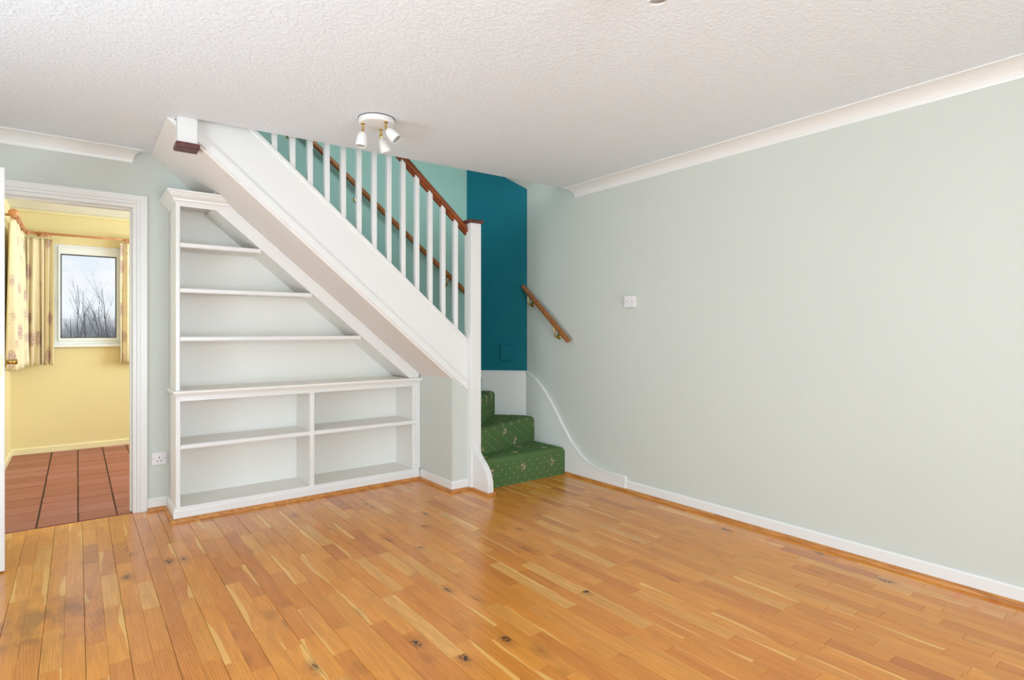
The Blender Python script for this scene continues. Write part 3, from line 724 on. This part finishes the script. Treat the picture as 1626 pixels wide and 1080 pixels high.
# the window seen through the doorway
wn = window('window_1', 'x', KY+.005, -.181, .440, 1.06, 2.055, 'white kitchen window looking out to bare trees', (), .030, .07)
for ch in list(wn.children): bpy.data.objects.remove(ch)
gx0, gx1, gz0, gz1 = -.130, .322, 1.122, 1.958
b = B(); b.box(-.150, gx0-.002, KY-.006, KY+.06, 1.09, 2.025); b.box(gx1+.002, .41, KY-.006, KY+.06, 1.09, 2.025)
b.box(gx0-.002, gx1+.002, KY-.006, KY+.06, 1.09, gz0-.002); b.box(gx0-.002, gx1+.002, KY-.006, KY+.06, gz1+.002, 2.025)
sa_ = b.done('sash', 'upvc', wn)
b = B(); g = .007
b.box(gx0-.002, gx0+g, KY+.0, KY+.03, gz0, gz1); b.box(gx1-g, gx1+.002, KY+.0, KY+.03, gz0, gz1); b.box(gx0, gx1, KY+.0, KY+.03, gz0-.002, gz0+g); b.box(gx0, gx1, KY+.0, KY+.03, gz1-g, gz1+.002)
b.done('gasket', 'gasket', wn)
box('pane', 'glass', gx0, gx1, KY+.018, KY+.024, gz0, gz1, wn)
b = B(); b.lathe([(.011, 0), (.011, .010), (.008, .02)], 12, Matrix.Translation((-.142, KY-.006, 1.50)) @ rot_to((0, -1, 0))); b.box(-.148, -.136, KY-.034, KY-.022, 1.41, 1.51)
b.done('handle', 'upvc', wn, .002)
o = box('window_board', 'upvc', -.19, .45, KY-.035, KY+.07, 1.030, 1.060, wn, .004)
# curtains
def curtain(name, label, a, c, nrm, z1, z0, folds, amp, seed, width):
    random.seed(seed); a, c, nrm = Vector(a), Vector(c), Vector(nrm); d = c-a
    NC, NR = folds*14, 26; V, Fc, UV = [], [], []
    ph = [random.uniform(-.5, .5) for _ in range(8)]
    for r in range(NR+1):
        q = r/NR; z = z1+(z0-z1)*q
        for i in range(NC+1):
            t0_ = i/NC; t = t0_
            tw = t+.05*math.sin(2*PI*1.3*t+ph[4]*6)+.03*math.sin(2*PI*2.7*t+ph[5]*6)
            s = math.sin(2*PI*(folds*tw+.22*math.sin(3*t*PI+ph[0])*q)+ph[1])+.35*math.sin(2*PI*folds*2.3*tw+ph[6]*6+q)
            s2 = math.sin(2*PI*(folds*.5*t)+ph[2]+q*1.2)
            am = amp*(.55+.6*q)
            x = t+.018*math.sin(2*PI*folds*t*1.0+1.2)*q+.02*math.sin(q*3+ph[3])*(t-.5)
            p = a+d*x+nrm*(am*s*(.8+.3*s2)); V.append((p.x, p.y, z+.006*math.sin(2*PI*folds*t+ph[1])*q)); UV.append((t*width+seed, z))
    for r in range(NR):
        for i in range(NC):
            k = r*(NC+1)+i; Fc.append((k, k+1, k+NC+2, k+NC+1))
    me = bpy.data.meshes.new('cloth'); me.from_pydata(V, [], Fc); me.materials.append(M['cloth'])
    ul = me.uv_layers.new(name='UVMap')
    for lp in me.loops: ul.data[lp.index].uv = UV[lp.vertex_index]
    for p in me.polygons: p.use_smooth = True
    o = bpy.data.objects.new(name, me); COL.objects.link(o)
    sm = o.modifiers.new('thick', 'SOLIDIFY'); sm.thickness = .003
    return tag(o, label, 'curtain', 'floral kitchen curtains')
curtain('curtain', 'cream floral curtain drawn to the left side of the kitchen window', (-.385, KY-.075, 0), (-.185, KY-.075, 0), (0, -1, 0), 2.085, .862, 4, .024, 3, .62)
curtain('curtain', 'cream floral curtain drawn to the right side of the kitchen window', (.352, KY-.075, 0), (.62, KY-.075, 0), (0, -1, 0), 2.10, .862, 5, .022, 5, .75)
curtain('curtain', 'cream floral curtain on the kitchen side wall, hanging below a large ball finial', (-.420, 6.12, 0), (-.405, 7.06, 0), (1, 0, 0), 2.108, .865, 7, .030, 8, 1.9)
random.seed(21)
# poles
def pole(label, a, c, rad, finials, brackets, nrm, rings, ball):
    a, c, nrm = Vector(a), Vector(c), Vector(nrm); d = (c-a).normalized()
    r = thing('curtain_pole', label, 'curtain pole', tuple(a))
    B().tube([a, c], rad, 14).done('rod', 'pole', r, 0, True)
    for p, dr in finials:
        p = Vector(p); m = Matrix.Translation(p) @ rot_to(dr)
        B().lathe([(rad*1.05, -.004), (rad*1.5, 0), (rad*1.5, .006), (rad*.95, .010), (rad*1.0, .014), (ball*.72, .022), (ball*.95, .022+ball*.5), (ball, .022+ball*.95), (ball*.9, .022+ball*1.45), (ball*.6, .022+ball*1.8), (ball*.15, .022+ball*1.95)], 18, m).done('finial', 'pole', r, 0, True)
    for p in brackets:
        p = Vector(p); bb = B().tube([p, p-nrm*.075], .010, 10); bb.lathe([(.026, 0), (.026, .008), (.014, .014)], 16, Matrix.Translation(p-nrm*.078) @ rot_to(nrm))
        bb.done('bracket', 'pole', r, 0, True)
    for p in rings:
        p = Vector(p); tilt = random.uniform(-.25, .25); u = Vector((0, 0, 1)); v = d.cross(u).normalized(); u2 = (u+d*tilt).normalized()
        R = rad+.010; pts = [p+Vector((0, 0, -.008))+(u2*math.cos(k*PI/9)+v*math.sin(k*PI/9))*R for k in range(19)]
        B().tube(pts, .0052, 6, False).done('ring', 'pole', r, 0, True)
    return r
YP = KY-.078; ZP = 2.137
pole('slim pine curtain pole above the kitchen window', (-.335, YP, ZP), (.70, YP, ZP), .0115, [((-.335, YP, ZP), (-1, 0, 0)), ((.70, YP, ZP), (1, 0, 0))], [(-.29, YP, ZP), (.66, YP, ZP)], (0, -1, 0),
     [(x, YP, ZP) for x in (-.262, -.247, -.228, -.204, .405, .425, .452, .48, .53, .58)], .022)
pole('pine curtain pole with a large ball finial on the kitchen side wall', (-.412, 6.20, 2.155), (-.412, 7.08, 2.155), .014, [((-.412, 6.20, 2.155), (0, -1, 0))], [(-.412, 6.26, 2.155), (-.412, 7.0, 2.155)], (1, 0, 0),
     [(-.412, y, 2.155) for y in (6.24, 6.32, 6.45, 6.60, 6.78, 6.92, 7.02, 7.06)], .036)

# ================================================================== OUTSIDE
o = box('ground_outside', 'grass', -60, 60, 7.36, 120, -1.2, -.6); tag(o, 'rough grass outside the kitchen window', 'ground', None, 'structure')
o = box('ground_front', 'grass', -60, 60, -80, -1.88, -1.2, -.25); tag(o, 'rough grass outside the front window', 'ground', None, 'structure')
def limb(b, p, d, L, r, depth):
    pts = [p]; rad = [r]; n = 5
    for i in range(n):
        d = (d+Vector((random.uniform(-.16, .16), random.uniform(-.16, .16), .05))).normalized()
        pts.append(pts[-1]+d*(L/n)); rad.append(r*(1-(i+1)/n*.75))
    b.tube(pts, rad, 5, False)
    if depth:
        for k in range(random.randint(4, 6)):
            i = random.randint(1, n-1); dd = (d+Vector((random.uniform(-.75, .75), random.uniform(-.75, .75), random.uniform(-.05, .4)))).normalized()
            limb(b, pts[i], dd, L*random.uniform(.32, .55), rad[i]*.62, depth-1)
TR = [(-.32, 20, 2.35), (.02, 22.6, 2.7), (.12, 25.4, 3.9), (.42, 28.2, 3.7), (.78, 24.0, 2.9), (.95, 31, 3.7), (1.16, 34, 4.3), (1.40, 37, 4.0), (-1.4, 29, 3.8), (2.6, 30, 4.2)]
for (x, y, hh) in TR:
    t = thing('bare_tree', 'slender bare winter tree beyond the kitchen window', 'tree', (x, y, -.6), 'bare trees beyond the kitchen window')
    b = B(); limb(b, Vector((x, y, -.62)), Vector((random.uniform(-.08, .08), 0, 1)), hh*.92, .028, 2); b.done('trunk', 'bark', t)
V, Fc = [], []
for k in range(5200):
    x, y = random.uniform(-5, 7), random.uniform(40, 47); hgt = random.uniform(1.4, 2.9)+.35*math.sin(x*2.1); r = random.uniform(.006, .014)
    lx, ly = random.gauss(0, .38), random.gauss(0, .3); n = len(V); mx = random.uniform(-.12, .12)
    for q, rr in ((0, r), (.5, r*.8), (1, r*.3)):
        cx, cz = x+lx*q+mx*math.sin(q*PI), -.6+hgt*q
        for a in range(3): V.append((cx+rr*math.cos(a*2.094), y+ly*q+rr*math.sin(a*2.094), cz))
    for l in (0, 3):
        for a in range(3): Fc.append((n+l+a, n+l+(a+1) % 3, n+l+3+(a+1) % 3, n+l+3+a))
me = bpy.data.meshes.new('thicket'); me.from_pydata(V, [], Fc); me.materials.append(M['twig'])
o = bpy.data.objects.new('thicket', me); COL.objects.link(o); tag(o, 'pale grey thicket of bare twigs behind the trees', 'thicket', None, 'stuff')
